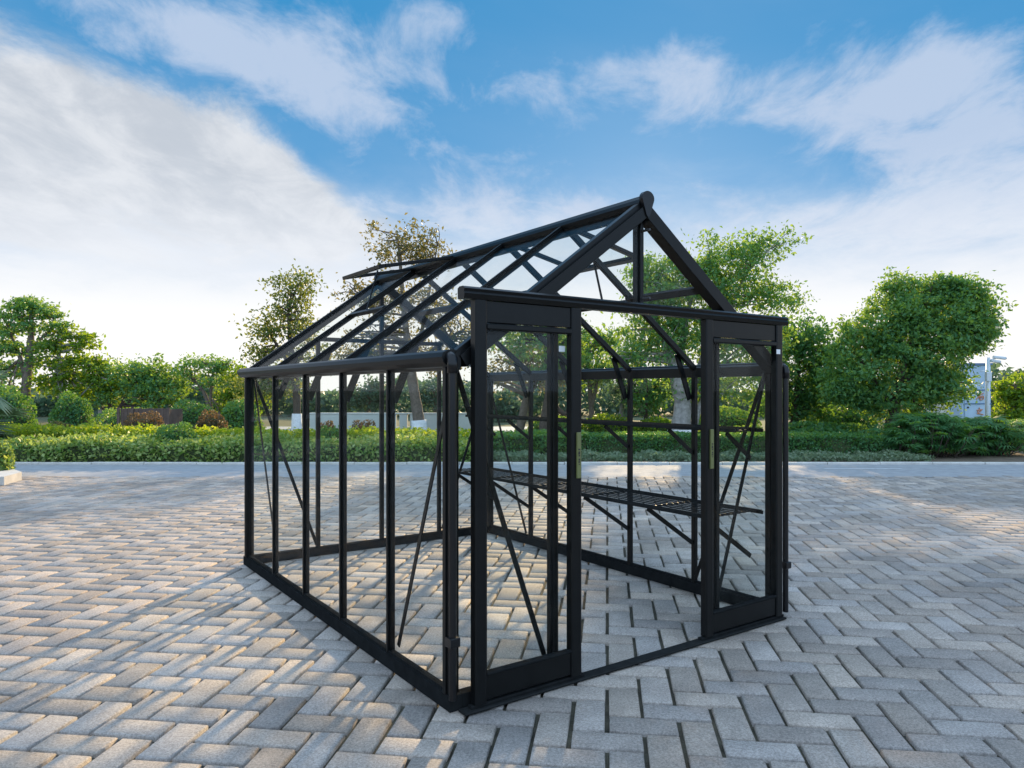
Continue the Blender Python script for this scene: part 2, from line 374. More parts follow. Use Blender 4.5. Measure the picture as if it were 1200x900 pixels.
# base frame, one sill to a side
part('base_sill', MB().box((-.015, -.02, 0.002), (.045, GD + .02, BASE)).box((.0, .0, BASE), (.03, GD, BASE + .012)), MAT['sill'])
part('base_sill', MB().box((GW - .045, -.02, 0.002), (GW + .015, GD + .02, BASE)).box((GW - .03, 0, BASE), (GW, GD, BASE + .012)), MAT['sill'])
part('base_sill', MB().box((.047, GD - .04, 0.002), (GW - .047, GD + .02, BASE)), MAT['sill'])
part('base_sill', MB().box((.047, -.02, 0.002), (.27 * GW, .035, BASE)), MAT['sill'])
part('base_sill', MB().box((.73 * GW, -.02, 0.002), (GW - .047, .035, BASE)), MAT['sill'])
part('threshold_strip', MB().box((.02, -.095, 0.004), (GW * .985, -.03, 0.016), .004), MAT['shelf'])
part('door_track', MB().box((.06, -.075, 0.0165), (.30 * GW, -.045, 0.03), .002), MAT['sill'])
part('door_track', MB().box((.665 * GW, -.075, 0.0165), (GW * .985, -.045, 0.03), .002), MAT['sill'])
# corner posts
for x, sx in ((0, -1), (GW, 1)):
    for y, sy in ((0, -1), (GD, 1)):
        m = MB()
        m.prism(ribbed(.062, .05), (x - sx * .018, y, BASE), (x - sx * .018, y, EAVE - .03), Vector((0, 0, 1)).cross(Vector((0, sy, 0))), (0, sy, 0))
        m.prism(ribbed(.05, .03), (x + sx * .018, y - sy * .03, BASE), (x + sx * .018, y - sy * .03, EAVE - .03), Vector((0, 0, 1)).cross(Vector((sx, 0, 0))), (sx, 0, 0))
        part('corner_post', m)
        if sy < 0:
            pts = [(x + sx * .02, -.015, EAVE - .022), (x + sx * .02, -.035, EAVE - .020), (x + sx * .02, -.046, EAVE - .030), (x + sx * .02, -.050, EAVE - .05), (x + sx * .02, -.050, EAVE - .09)]
            dp = part('downpipe', MB().tube([(x + sx * .02, -.05, 0.03 if sx > 0 else BASE)] + [(x + sx * .02, -.05, EAVE - .085)], .017, 14), MAT['plastic'], smooth=False)
            part('elbow', MB().tube(pts, .024, 16), MAT['plastic'], dp, True)
            part('pipe_clip', MB().box((x + sx * .02 - .024, -.074, .30), (x + sx * .02 + .024, -.026, .34), .003), MAT['plastic'], dp)
# side posts, back posts, door jambs
for v in VS:
    post('glazing_bar', -.004, v, BASE, EAVE - .03, .034, .04, (-1, 0, 0)); post('glazing_bar', GW + .004, v, BASE, EAVE - .03, .034, .04, (1, 0, 0))
BB = 1.835
post('glazing_bar', US[0], GD, BASE, BB + .02, .034, .04, (0, 1, 0)); post('glazing_bar', US[2], GD, BASE, BB + .02, .034, .04, (0, 1, 0)); post('glazing_bar', US[1], GD, BASE, RIDGE - .05, .036, .04, (0, 1, 0))
part('gable_rail', MB().bar((US[0] - .02, GD - .045, BB), (US[2] + .02, GD - .045, BB), .03, .035))
post('door_jamb', US[0], 0, BASE, HDR + .02, .05, .04, (0, -1, 0)); post('door_jamb', US[2] + .03, 0, BASE, HDR + .02, .05, .04, (0, -1, 0))
post('gable_post', US[1], 0.0, HDR, RIDGE - .06, .046, .05, (0, -1, 0))
# eaves gutters: a moulded trough with a rolled lip
gp = [(0.0, .0), (.012, .008), (.0, .014), (-.03, .012), (-.055, .0), (-.062, -.02), (-.055, -.042), (-.03, -.06), (.004, -.064), (.02, -.075), (.034, -.075), (.034, -.01), (.02, .002)]
part('gutter', MB().prism(gp, (0, -.03, EAVE), (0, GD + .03, EAVE), (1, 0, 0), (0, 0, 1)))
part('gutter', MB().prism([(-a, b) for a, b in gp], (GW, -.03, EAVE), (GW, GD + .03, EAVE), (1, 0, 0), (0, 0, 1)))
# ridge
HW = GW / 2
rp = [(-.038, -.01), (-.045, -.03), (-.034, -.055), (-.012, -.062), (-.012, -.09), (.012, -.09), (.012, -.062), (.034, -.055), (.045, -.03), (.038, -.01), (.02, .012), (.0, .018), (-.02, .012)]
part('ridge_beam', MB().prism(rp, (HW, -.02, RIDGE), (HW, GD + .02, RIDGE), (1, 0, 0), (0, 0, 1)))
td = [(.044 * math.sin(a), .038 * math.cos(a) - .004) for a in [R(-115 + 230 * k / 14) for k in range(15)]] + [(.012, -.095), (0, -.105), (-.012, -.095)]
for y in (-.045, GD + .021):
    part('ridge_end_cap', MB().prism(td, (HW, y, RIDGE), (HW, y + .024, RIDGE), (1, 0, 0), (0, 0, 1)), MAT['plastic'])
# rafters
def slope(side, t):
    """point on the roof line, t=0 at the eave, 1 at the ridge"""
    x = HW * t if side < 0 else GW - HW * t
    return x, EAVE + (RIDGE - EAVE) * t
rise = math.atan2(RIDGE - EAVE, HW)
def rafter(name, side, y, w, d, t0=.01, t1=.965):
    xa, za = slope(side, t0); xb, zb = slope(side, t1)
    n = Vector((side * math.sin(rise), 0, math.cos(rise))); a = Vector((xa, y, za)); b = Vector((xb, y, zb))
    return part(name, MB().prism(ribbed(w, d), a, b, (0, 1, 0), n))
for s in (-1, 1):
    rafter('gable_rafter', s, .0, .075, .085); rafter('gable_rafter', s, GD, .06, .07)
    for v in VS: rafter('rafter', s, v, .03, .042)
# bolt heads on the gable and the door header
for x, z in ((.10, EAVE + .035), (GW - .10, EAVE + .035), (HW - .09, RIDGE - .11), (HW + .09, RIDGE - .11), (HW, HDR + .06), (HW, RIDGE - .17)):
    part('bolt', MB().tube([(x, .003, z), (x, -.0555 if abs(x - HW) < .01 else -.008, z)], .007, 6), MAT['alu_grey'])
# roof bars
def roof_bar(s, t, va, vb, name='purlin', w=.055, d=.022, drop=.055):
    x, z = slope(s, t); n = Vector((s * math.sin(rise), 0, math.cos(rise)))
    return part(name, MB().bar((x, va, z - drop), (x, vb, z - drop), w, d, n))
roof_bar(1, .70, VS[1], GD - .02); roof_bar(1, .56, .03, VS[0], drop=.06)
# knee braces from post to rafter
for v in VS:
    for x0, s in ((0, 1), (GW, -1)):
        part('knee_brace', MB().bar((x0 + s * .045, v + .022, 1.34), (x0 + s * .175, v + .022, EAVE + .175 * .72 - .04), .014, .042, (s, 0, -.3), .002))
# wind braces
def brace(a, b): part('diagonal_brace', MB().bar(a, b, .007, .026, Vector((0, 1, 0)) if abs(a[0] - b[0]) > .2 else Vector((1, 0, 0)), .001) if False else brace_mb(a, b))
def brace_mb(a, b):
    a, b = Vector(a), Vector(b); nrm = Vector((0, 1, 0)) if abs(a.x - b.x) > abs(a.y - b.y) else Vector((1, 0, 0))
    return MB().bar(a, b, .026, .007, nrm, .001)
ZT, ZB = EAVE - .06, BASE + .03
for x, s in ((.048, 1), (GW - .048, -1)):
    brace((x, .05, ZT), (x, VS[0] - .03, ZB)); brace((x, GD - .05, ZT), (x, VS[3] + .03, ZB))
brace((.05, .046, ZT), (US[0] - .03, .046, ZB)); brace((GW - .05, .046, ZT), (US[2] + .05, .046, ZB))
brace((.05, GD - .05, ZT), (US[0] - .02, GD - .05, ZB)); brace((GW - .05, GD - .05, ZT), (US[2] + .02, GD - .05, ZB))
# glass
GL = MAT['glass']
def pane(poly, nrm, name='glass_pane', parent=gh, th=.004):
    n = Vector(nrm).normalized() * th / 2; k = len(poly)
    vs = [Vector(p) - n for p in poly] + [Vector(p) + n for p in poly]
    fs = [tuple(range(k)), tuple(range(k, 2 * k))] + [(i, (i + 1) % k, k + (i + 1) % k, k + i) for i in range(k)]
    return part(name, MB().add(vs, fs), GL, parent)
ys = [.03] + VS + [GD - .03]; z0, z1 = BASE + .012, EAVE - .06
for x in (.008, GW - .008):
    for a, b in zip(ys[:-1], ys[1:]): pane([(x, a, z0), (x, b, z0), (x, b, z1), (x, a, z1)], (1, 0, 0))
def zr(x): return EAVE + (RIDGE - EAVE) * (1 - abs(x - HW) / HW) - .05
xs = [.03] + US + [GW - .03]
for a, b in zip(xs[:-1], xs[1:]):
    pane([(a, GD - .012, z0), (b, GD - .012, z0), (b, GD - .012, zr(b)), (a, GD - .012, zr(a))], (0, 1, 0))
for a, b in ((.03, US[0]), (US[2] + .03, GW - .03)):
    pane([(a, .014, z0), (b, .014, z0), (b, .014, zr(b)), (a, .014, zr(a))], (0, 1, 0))
for a, b in ((US[0], HW), (HW, US[2] + .03)):
    pane([(a, .014, HDR + .02), (b, .014, HDR + .02), (b, .014, zr(b)), (a, .014, zr(a))], (0, 1, 0))
VENT = {-1: 3, 1: 1}        # bay of the vent on either slope, counted from the front
TV = .50                    # the vent's sill on the slope
for s in (-1, 1):
    n = Vector((s * math.sin(rise), 0, math.cos(rise)))
    for i, (a, b) in enumerate(zip(ys[:-1], ys[1:])):
        t1 = TV if i == VENT[s] + (0) else .955
        (xa, za), (xb, zb) = slope(s, .03), slope(s, t1); o = -n * .018
        pane([Vector((xa, a, za)) + o, Vector((xa, b, za)) + o, Vector((xb, b, zb)) + o, Vector((xb, a, zb)) + o], n, 'roof_pane')
# roof vents, hinged at the ridge
for s in (-1, 1):
    i = VENT[s]; a, b = ys[i] - .005, ys[i + 1] + .005
    vt = part('roof_vent', MB(), None) if False else None
    hx, hz = slope(s, .95); Lv = HW * (.95 - TV) / math.cos(rise) - .08; ang = R(12)
    d = Vector((s * math.cos(ang), 0, -math.sin(ang))); n = Vector((s * math.sin(ang), 0, math.cos(ang))); h = Vector((hx, 0, hz + .012))
    q = lambda k, y: Vector((h.x, y, h.z)) + d * k
    fr = MB(); fr.bar(q(0, a), q(0, b), .03, .022, n); fr.bar(q(Lv, a), q(Lv, b), .05, .026, n)
    fr.bar(q(.016, a + .012), q(Lv - .026, a + .016), .04, .024, n); fr.bar(q(.016, b - .012), q(Lv - .026, b - .016), .04, .024, n)
    vt = part('roof_vent', fr)
    pane([q(.02, a + .026), q(.02, b - .026), q(Lv - .02, b - .026), q(Lv - .02, a + .026)], n, 'vent_pane', vt)
    sx, sz = slope(s, TV); nn = Vector((s * math.sin(rise), 0, math.cos(rise)))
    part('vent_sill', MB().bar((sx, a + .025, sz - .012), (sx, b - .025, sz - .012), .034, .03, nn))
    ym = (a + b) / 2
    part('vent_prop', MB().bar(q(Lv - .12, ym), (sx, ym, sz + .005), .008, .016, (0, 1, 0), .001), ALU, vt)
# header the doors hang from
hp = [(-.03, -.028), (.022, -.028), (.022, .018), (.008, .026), (-.022, .026), (-.036, .016), (-.03, .004), (-.036, -.006)]
part('door_header', MB().prism(hp, (.015, -.055, HDR + .0), (GW * .997, -.055, HDR), (0, 1, 0), (0, 0, 1)))
# doors
def door(ua, ub, label, hand):
    y = -.062; zt, zb = HDR - .03, .032; w, th = .062, .036; r = .115
    dr = empty('sliding_door', (0, 0, 0)); dr.parent = gh; dr['label'] = label
    part('door_panel', MB().box((ua + w, y - .013, zt - r + .02), (ub - w, y + .013, zt)), parent=dr); part('door_panel', MB().box((ua + w, y - .013, zb + .01), (ub - w, y + .013, zb + r)), parent=dr)
    for x in (ua + w / 2, ub - w / 2):
        part('door_stile', MB().prism([(-w / 2, -th / 2), (-w / 2 + .008, -th / 2 - .004), (w / 2 - .008, -th / 2 - .004), (w / 2, -th / 2), (w / 2, th / 2), (-w / 2, th / 2)], (x, y, zb), (x, y, zt), (1, 0, 0), (0, 1, 0)), parent=dr)
    part('door_rail', MB().box((ua + w, y - .022, zt - r - .012), (ub - w, y + .016, zt - r + .016), .006), parent=dr)
    part('door_rail', MB().box((ua + w, y - .022, zb + r), (ub - w, y + .016, zb + r + .014), .004), MAT['sill'], dr)
    pane([(ua + w - .01, y, zb + r + .006), (ub - w + .01, y, zb + r + .006), (ub - w + .01, y, zt - r - .004), (ua + w - .01, y, zt - r - .004)], (0, 1, 0), 'door_pane', dr)
    x = (ub - w * .40) if hand > 0 else (ua + w * .62); z = 1.09 if hand > 0 else 1.075
    hd = part('door_handle', MB().box((x - .012, y - .032, z - .11), (x + .012, y - .0225, z + .11), .003), MAT['handle'], dr)
    for k in range(9):
        hh = .004 + .003 * (k * 7 % 3)
        part('handle_print', MB().box((x - .004 - .002 * (k % 2), y - .0335, z - .045 + k * .010), (x + .004, y - .0318, z - .045 + k * .010 + hh), .0004), MAT['camdark'], dr) if k in (0, 1, 2, 4, 5, 6, 7) else None
door(.032 * GW, .290 * GW, 'left sliding door, pushed back against the corner', 1)
door(.676 * GW, .976 * GW, 'right sliding door, pushed back against the corner', -1)
# small white labels on the aluminium
for x, z, y in ((US[0] + .004, 1.60, -.0405), (.955 * GW, 1.635, -.0845)):
    o = part('white_label', MB().box((x - .018, y - .0025, z - .014), (x + .018, y, z + .014), .0005), MAT['sticker'])
# shelves along the right wall
def shelf(name, z, depth, nsl, drop, label):
    x1 = GW - .05; y0, y1 = .06, GD - .06; m = MB()
    for k in range(nsl):
        x = x1 - (k + .5) * depth / nsl
        m.box((x - depth / nsl * .24, y0, z - .004), (x + depth / nsl * .24, y1, z), .001)
    m.bar((x1 - depth + .004, y0, z - .012), (x1 - depth + .004, y1, z - .010), .006, .02)
    m.bar((x1 - .004, y0, z - .018), (x1 - .004, y1, z - .018), .008, .022)
    sh = part(name, m, MAT['shelf'], label=label)
    for v in [.05 * GD] + VS + [.95 * GD]:
        b = MB().bar((x1 - depth + .03, v, z - .022), (x1 - .01, v, z - .022), .022, .010)
        b.bar((x1 - depth + .04, v, z - .03), (x1 + .01, v, z - drop), .007, .03, (1, 0, 1), .001)
        part('shelf_bracket', b, parent=sh)
shelf('shelf', .655, .47, 9, .31, 'lower wide slatted shelf')
shelf('shelf', 1.168, .27, 5, .20, 'upper narrow shelf')

# ------------------------------------------------------------------ vegetation
def leaves(C, size, up=0.35, elong=1.9, jit=.35):
    """one bent rhombus a leaf; C (n,3) centres"""
    n = len(C)
    d = rng.normal(size=(n, 3)); d /= np.linalg.norm(d, axis=1)[:, None]
    nn = rng.normal(size=(n, 3)); nn[:, 2] += up * 2; nn -= d * (nn * d).sum(1)[:, None]; nn /= np.linalg.norm(nn, axis=1)[:, None] + 1e-9
    s = np.cross(d, nn); L_ = size * (1 + rng.uniform(-jit, jit, n))[:, None]; w = L_ / elong
    V = np.stack([C - d * L_ / 2, C + s * w / 2 + nn * w * .18, C + d * L_ / 2 - nn * L_ * .12, C - s * w / 2 + nn * w * .18], 1)
    return V.reshape(-1, 3), np.arange(4 * n).reshape(n, 4)
def foliage(name, C, size, mat, parent, loc=(0, 0, 0), **kw):
    V, F = leaves(np.asarray(C), size, **kw)
    return link(name, mesh_np(name, V, F), mat, parent, loc)
def clumps(c, r, n, per=34, cr=.30, shell=.45, flat=.6):
    """leaf centres gathered in clumps inside an ellipsoid c, r"""
    k = max(3, int(n / per)); d = rng.normal(size=(k, 3)); d /= np.linalg.norm(d, axis=1)[:, None]
    rad = rng.uniform(0, 1, k) ** shell; cc = np.array(c) + d * rad[:, None] * np.array(r)
    stray = rng.uniform(0, 1, k) < .10; cc = np.where(stray[:, None], np.array(c) + d * (1.0 + .22 * rng.uniform(0, 1, (k, 1))) * np.array(r), cc)
    cnt = (rng.lognormal(0, .55, k) * per * .87).astype(int) + 3; cnt = np.where(stray, cnt // 3 + 2, cnt); out = []
    for q, m in zip(cc, cnt):
        s = cr * rng.uniform(.55, 1.35); out.append(q + rng.normal(size=(m, 3)) * (s * .55, s * .55, s * .55 * flat))
    return np.concatenate(out), cc
def curve(a, b, sag, n=6):
    a, b = Vector(a), Vector(b); m = (a + b) / 2 + Vector(sag)
    return [(a * (1 - t) ** 2 + m * 2 * t * (1 - t) + b * t * t) for t in [k / (n - 1) for k in range(n)]]
def tree(name, label, cat, px, Y, trunk, blobs, leaf=.11, mat='leaf', bark='bark', per=34, cr=.30, shell=.45, limbs=5, lime=None, flat=.6, depth=1.0, group=None, twig=.012, far=None):
    """trunk: list of stems, each [(px, py, radius_m)...]; blobs: (px, py, rx_px, ry_px, leaves[, dY])"""
    if far: k_ = far / Y; Y = far; trunk = [[(a, b, r * k_) for a, b, r in st] for st in trunk]; leaf *= k_; cr *= k_; twig *= k_; lime = lime and lime * k_
    root = empty(name, ((px - 600) / FPX * Y, Y, 0)); tag(root, label, cat, group or 'trees standing around the plaza'); o = root.location
    tb = MB(); tips = []
    for st in trunk:
        pts = [P(a, b, Y) - o for a, b, r in st]; pts[0].z = min(pts[0].z, -.02) if st is trunk[0] else pts[0].z
        # smooth the stem
        fine, rr = [], []
        for i in range(len(pts) - 1):
            p0 = pts[max(i - 1, 0)]; p1 = pts[i]; p2 = pts[i + 1]; p3 = pts[min(i + 2, len(pts) - 1)]
            for k in range(5):
                t = k / 5; fine.append(.5 * ((2 * p1) + (p2 - p0) * t + (2 * p0 - 5 * p1 + 4 * p2 - p3) * t * t + (3 * p1 - p0 - 3 * p2 + p3) * t ** 3)); rr.append(st[i][2] * (1 - t) + st[i + 1][2] * t)
        fine.append(pts[-1]); rr.append(st[-1][2])
        rr = [r * random.uniform(.93, 1.07) for r in rr]; rr[0] *= 1.25
        tb.tube(fine, rr, 10); tips += list(zip(fine, rr))[len(fine) // 2:]
    cs = []
    for bl in blobs:
        bx, by, rx, ry, n = bl[:5]; dY = bl[5] if len(bl) > 5 else 0.0
        c = P(bx, by, Y) - o + Vector((0, dY, 0)); sx, sz = rx * Y / FPX, ry * Y / FPX
        pts, cc = clumps(c, (sx, (sx + sz) / 2 * depth, sz), n, per, cr, shell, flat); cs.append(pts)
        for q in cc[:: max(1, len(cc) // limbs)][:limbs + 1]:
            q = Vector(q); t, r = min(tips, key=lambda z: (z[0] - q).length + max(0, z[0].z - q.z) * 2)
            pth = curve(t, q, (random.uniform(-.12, .12), random.uniform(-.12, .12), random.uniform(-.05, .22)) , 6)
            r0 = min(r * .6, .045); tb.tube(pth, [r0 * (1 - k / 6) + twig * .5 for k in range(6)], 5)
            for _ in range(2):
                w = Vector(cc[random.randrange(len(cc))])
                if (w - q).length < max(sx, sz) * 1.1: tb.tube(curve(pth[3], w, (0, 0, .06), 4), [twig, twig * .8, twig * .6, twig * .3], 4)
    tr = tb.build('trunk', MAT[bark], root, True)
    if lime:
        lp = []
        st = trunk[0]; pts = [P(a, b, Y) - o for a, b, r in st]
        z = lime; a, b = pts[0], pts[1]; b = a + (b - a) * ((z - a.z) / (b.z - a.z)); rr = st[0][2]
        MB().tube([a, (a + b) / 2, b], [rr * 1.34, rr * 1.22, rr * 1.16], 12).build('lime_wash_band', MAT['lime'], tr, True)
    foliage('crown', np.concatenate(cs), leaf, MAT[mat], root)
    return root
def bush(name, label, cat, px, Y, rx, top_py, n, leaf=.05, mat='leaf_dark', group=None, depth=.8, core='core', base_z=0.0):
    """clipped or rounded shrub, half an ellipsoid of leaves over its own twigs"""
    root = empty(name, ((px - 600) / FPX * Y, Y, base_z)); tag(root, label, cat, group)
    h = P(px, top_py, Y).z - base_z; r = rx * Y / FPX
    d = rng.normal(size=(n, 3)); d[:, 2] = np.abs(d[:, 2]); d /= np.linalg.norm(d, axis=1)[:, None]
    rad = (1 - rng.exponential(.11, n)).clip(.5, 1.06); lump = 1 + .05 * np.sin(d[:, 0] * 7 + px) + .04 * np.sin(d[:, 2] * 9 + d[:, 1] * 6)
    hr = np.sqrt(1 - d[:, 2] ** 2); d = np.concatenate([d[:, :2] * (hr ** .72 / (hr + 1e-6))[:, None], (d[:, 2] ** .78)[:, None]], 1)
    C = d * (rad * lump)[:, None] * (r, r * depth, h)
    foliage('foliage', C, leaf, MAT[mat], root, elong=1.7)
    bm = bmesh.new(); bmesh.ops.create_icosphere(bm, subdivisions=3, radius=1)
    for v in bm.verts: v.co = Vector((v.co.x * r * .82, v.co.y * r * depth * .82, max(v.co.z, -.05) * h * .82))
    me = bpy.data.meshes.new('twigs'); bm.to_mesh(me); bm.free(); link('twigs', me, MAT[core], root)
    return root
def hedge(label, pxa, pxb, Ya, Yb, h, n, leaf, mat, rough=.06, wav=.05, group=None, name='hedge', h2=None):
    """a run of hedge from pixel column pxa to pxb, front face Ya, back face Yb"""
    Ym = (Ya + Yb) / 2; xa, xb = (pxa - 600) / FPX * Ya, (pxb - 600) / FPX * Ya
    root = empty(name, ((xa + xb) / 2, Ym, 0)); tag(root, label, 'hedge', group)
    Lx, D = xb - xa, Yb - Ya
    x = rng.uniform(-Lx / 2, Lx / 2, n); f = rng.uniform(0, 1, n)
    top = f < (D / (D + h * 1.2)); y = np.where(top, rng.uniform(-D / 2, D / 2, n), -D / 2 * np.where(rng.uniform(0, 1, n) < .85, 1, -1)); z = np.where(top, h, h * rng.uniform(0.0, 1, n) ** .8)
    hv = 1 + wav * (np.sin(x * 2.1 + pxa) + .7 * np.sin(x * 5.3 + 1.3) + .5 * np.sin(x * 11.7 + y * 6)) / 1.5
    if h2 is not None: hv = hv * (1 + (h2 / h - 1) * np.clip((x + xa * -1 + 0 + (xa + xb) / 2 - 0) / 5.5 - .35, 0, 1))
    z = z * hv; ex = rng.normal(0, rough, (n, 3)); ex[:, 2] = np.where(top, rng.normal(0, rough * .8, n), ex[:, 2] * .6)
    y = y + np.where(top, 0, D * .06 * np.sin(x * 4.0 + pxb))
    C = np.stack([x, y, z], 1) + ex; C[:, 2] = C[:, 2].clip(.015, None)
    foliage('foliage', C, leaf, MAT[mat], root, elong=1.7)
    MB().box((-Lx / 2 + .02, -D / 2 + .04, 0.003), (Lx / 2 - .02, D / 2 - .04, (min(h, h2) if h2 else h) * .86), .03).build('twigs', MAT['core'], root)
    return root

# hedges
hedge('low variegated shrub hedge at the road edge in front of the golden hedge', -120, 568, 14.0, 15.1, .36, 17000, .085, 'leaf_var', .075, .15, name='shrub_hedge')
hedge('long golden green hedge behind the low variegated shrubs', -120, 560, 15.6, 16.5, .575, 14000, .085, 'leaf_hedge', .06, .06, h2=.45)
hedge('clipped dark green box hedge on the right, behind the pale groundcover', 690, 1036, 15.2, 16.2, .44, 16000, .06, 'leaf_dark', .025, .03)
hedge('yellow green clipped hedge seen through the greenhouse, left of the dark hedge', 566, 688, 15.2, 16.2, .46, 6000, .07, 'leaf', .03, .04)
hedge('sunlit clipped hedge at the right edge, beside the fan palms', 1176, 1260, 17.2, 18.0, .62, 4000, .07, 'leaf', .03, .03)
# pale groundcover along the right kerb
n = 9000; x = rng.uniform(-.6, 8.3, n); y = rng.uniform(14.15, 15.1, n); z = rng.uniform(.01, .13, n) * (1 + .4 * np.sin(x * 3) * np.sin(x * 7.1))
tag(foliage('groundcover', np.stack([x, y, z], 1), .08, MAT['leaf_grey'], None), 'pale grey green groundcover in front of the clipped hedge', 'groundcover', kind='stuff')
n = 6000; x = rng.uniform(-20, 20, n); y = rng.uniform(17, 23.5, n); z = rng.uniform(.0, .10, n)
tag(foliage('low_plants', np.stack([x, y, z], 1), .14, MAT['leaf'], None), 'low green undergrowth on the bed behind the hedges', 'undergrowth', kind='stuff')

# clipped and bronze shrubs
bush('clipped_shrub', 'round clipped dark green shrub standing up out of the golden hedge', 'shrub', 207, 14.95, 27, 496, 3500, .05, 'leaf_dark')
bush('clipped_shrub', 'round dark green shrub in the golden hedge seen through the greenhouse side', 'shrub', 388, 14.95, 16, 499, 1800, .05, 'leaf_dark')
bush('bronze_shrub', 'wide bronze leaved shrub in front of the brown board fence', 'shrub', 169, 17.4, 27, 483, 2600, .06, 'leaf_red')
bush('bronze_shrub', 'rounded bronze leaved shrub right of the board fence', 'shrub', 247, 17.4, 20, 482, 2200, .06, 'leaf_red')
bush('bronze_shrub', 'small bronze leaved shrub before the left end of the grey wall', 'shrub', 383, 17.4, 13, 494, 1200, .06, 'leaf_red')
bush('bronze_shrub', 'bronze leaved mound before the middle of the grey wall', 'shrub', 426, 17.4, 18, 492, 1400, .06, 'leaf_red')
bush('bronze_shrub', 'low grey olive shrub behind the left end of the golden hedge', 'shrub', 72, 18.0, 17, 495, 1300, .06, 'leaf_olive')
bush('clipped_shrub', 'small bright green shrub between the olive shrub and the board fence', 'shrub', 104, 18.0, 15, 497, 1300, .06, 'leaf')
bush('round_shrub', 'large dark round shrub below the leftmost trees', 'shrub', 84, 21.0, 24, 462, 2600, .09, 'leaf_dark')
bush('round_shrub', 'dark shrub under the airy tree', 'shrub', 222, 22.5, 30, 470, 2400, .09, 'leaf_dark')
bush('round_shrub', 'dull green shrub filling the gap right of the airy tree', 'shrub', 283, 23.0, 24, 468, 2200, .10, 'leaf')
bush('round_shrub', 'dark shrub at the far left edge behind the palm', 'shrub', 8, 22.0, 32, 455, 2600, .1, 'leaf_dark')
bush('round_shrub', 'sunlit green shrub left of the white pole trunk', 'shrub', 150, 23.0, 40, 478, 2200, .09, 'leaf')
bush('planter_shrub', 'bright yellow green shrub on the white kerbed island at the left edge', 'shrub', -22, 11.6, 34, 515, 2600, .09, 'leaf_var')

bush('spreading_shrub', 'sunlit yellow green shrub between the slim trunks right of the left door', 'shrub', 712, 20.5, 34, 486, 1800, .10, 'leaf_lime')
bush('spreading_shrub', 'yellow green shrub left of the broad pale trunk', 'shrub', 768, 20.0, 30, 490, 1600, .10, 'leaf_lime')
bush('spreading_shrub', 'green shrub at the foot of the stout grey trunk', 'shrub', 650, 20.5, 34, 488, 1800, .10, 'leaf')
bush('spreading_shrub', 'tall dark shrub between the dense tree and the big rounded tree', 'shrub', 985, 20.0, 44, 472, 3000, .11, 'leaf_dark')
bush('spreading_shrub', 'shrub right of the broad pale trunk, behind the right door', 'shrub', 850, 21.0, 40, 478, 2200, .11, 'leaf')
# trees on the left
LG = None
tree('tree', 'tall grey trunked tree at the left edge with open spreading crown', 'tree', 28, 20.5,
     [[(28, 505, .15), (30, 460, .13), (34, 420, .11), (37, 385, .07), (36, 360, .03)], [(31, 450, .07), (24, 420, .06), (14, 395, .03)], [(35, 410, .05), (50, 395, .04), (66, 380, .02)]],
     [(34, 358, 26, 9, 585), (14, 368, 20, 9, 418), (52, 368, 18, 8, 334), (62, 382, 16, 8, 292), (5, 388, 26, 10, 502), (38, 384, 26, 9, 418), (-12, 405, 26, 14, 502), (20, 408, 24, 10, 418), (55, 402, 20, 9, 292), (3, 432, 26, 14, 669), (45, 425, 18, 9, 251), (8, 462, 22, 16, 585)], .12, 'leaf', 'bark', limbs=3, per=22, cr=.26, flat=.45, far=32.0)
tree('tree', 'slim pale trunked tree second from the left with layered yellow green crown', 'tree', 71, 20.0,
     [[(72, 505, .09), (71, 460, .075), (69, 420, .06), (68, 390, .03)]],
     [(84, 392, 24, 9, 420), (104, 402, 16, 8, 244), (76, 408, 28, 9, 420), (100, 420, 22, 9, 350), (66, 428, 26, 10, 350), (92, 440, 28, 11, 420), (60, 452, 22, 12, 350), (88, 462, 28, 12, 420)], .12, 'leaf_lime', 'bark_pale', per=22, cr=.26, flat=.45, far=32.0)
tree('tree', 'thin pale stemmed tree third from the left', 'tree', 118, 21.0, [[(119, 505, .08), (117, 465, .06), (114, 430, .04), (113, 415, .02)]],
     [(112, 432, 20, 16, 770), (128, 452, 22, 18, 840), (100, 455, 20, 20, 630)], .12, 'leaf_lime', 'bark_pale', far=32.0)
tree('tree', 'multi stemmed spreading tree behind the board fence', 'tree', 138, 22.0,
     [[(134, 505, .07), (130, 480, .06), (122, 455, .03)], [(134, 500, .06), (142, 475, .05), (156, 450, .03)], [(135, 498, .05), (128, 485, .04), (108, 470, .02)]],
     [(150, 445, 32, 22, 1020), (178, 440, 26, 22, 900), (125, 465, 22, 16, 480), (190, 470, 25, 18, 600)], .12, 'leaf', 'bark_dark', far=32.0)
tree('tree', 'bushy mid green tree over the right end of the board fence', 'tree', 186, 24.0, [[(188, 505, .08), (187, 470, .06), (184, 440, .03)]],
     [(183, 440, 22, 22, 1050), (200, 455, 22, 18, 700), (170, 460, 24, 18, 630)], .13, 'leaf', 'bark', far=32.0)
tree('tree', 'airy tree with thin feathery crown and forked stem', 'tree', 246, 22.0,
     [[(246, 505, .08), (246, 485, .07), (240, 462, .055), (228, 445, .03)], [(247, 488, .05), (247, 460, .045), (250, 435, .025)], [(252, 500, .05), (258, 482, .05), (249, 468, .04)]],
     [(238, 425, 30, 10, 700), (222, 438, 18, 10, 450), (260, 432, 16, 10, 450), (248, 448, 30, 12, 500)], .10, 'leaf', 'bark', per=16, cr=.22, far=32.0)
tree('tree', 'small yellow green tree just left of the greenhouse', 'tree', 283, 23.0, [[(284, 505, .06), (283, 470, .05), (282, 440, .02)]],
     [(280, 448, 20, 20, 1000), (270, 470, 20, 14, 700), (296, 462, 20, 20, 800)], .12, 'leaf_lime', 'bark', far=32.0)
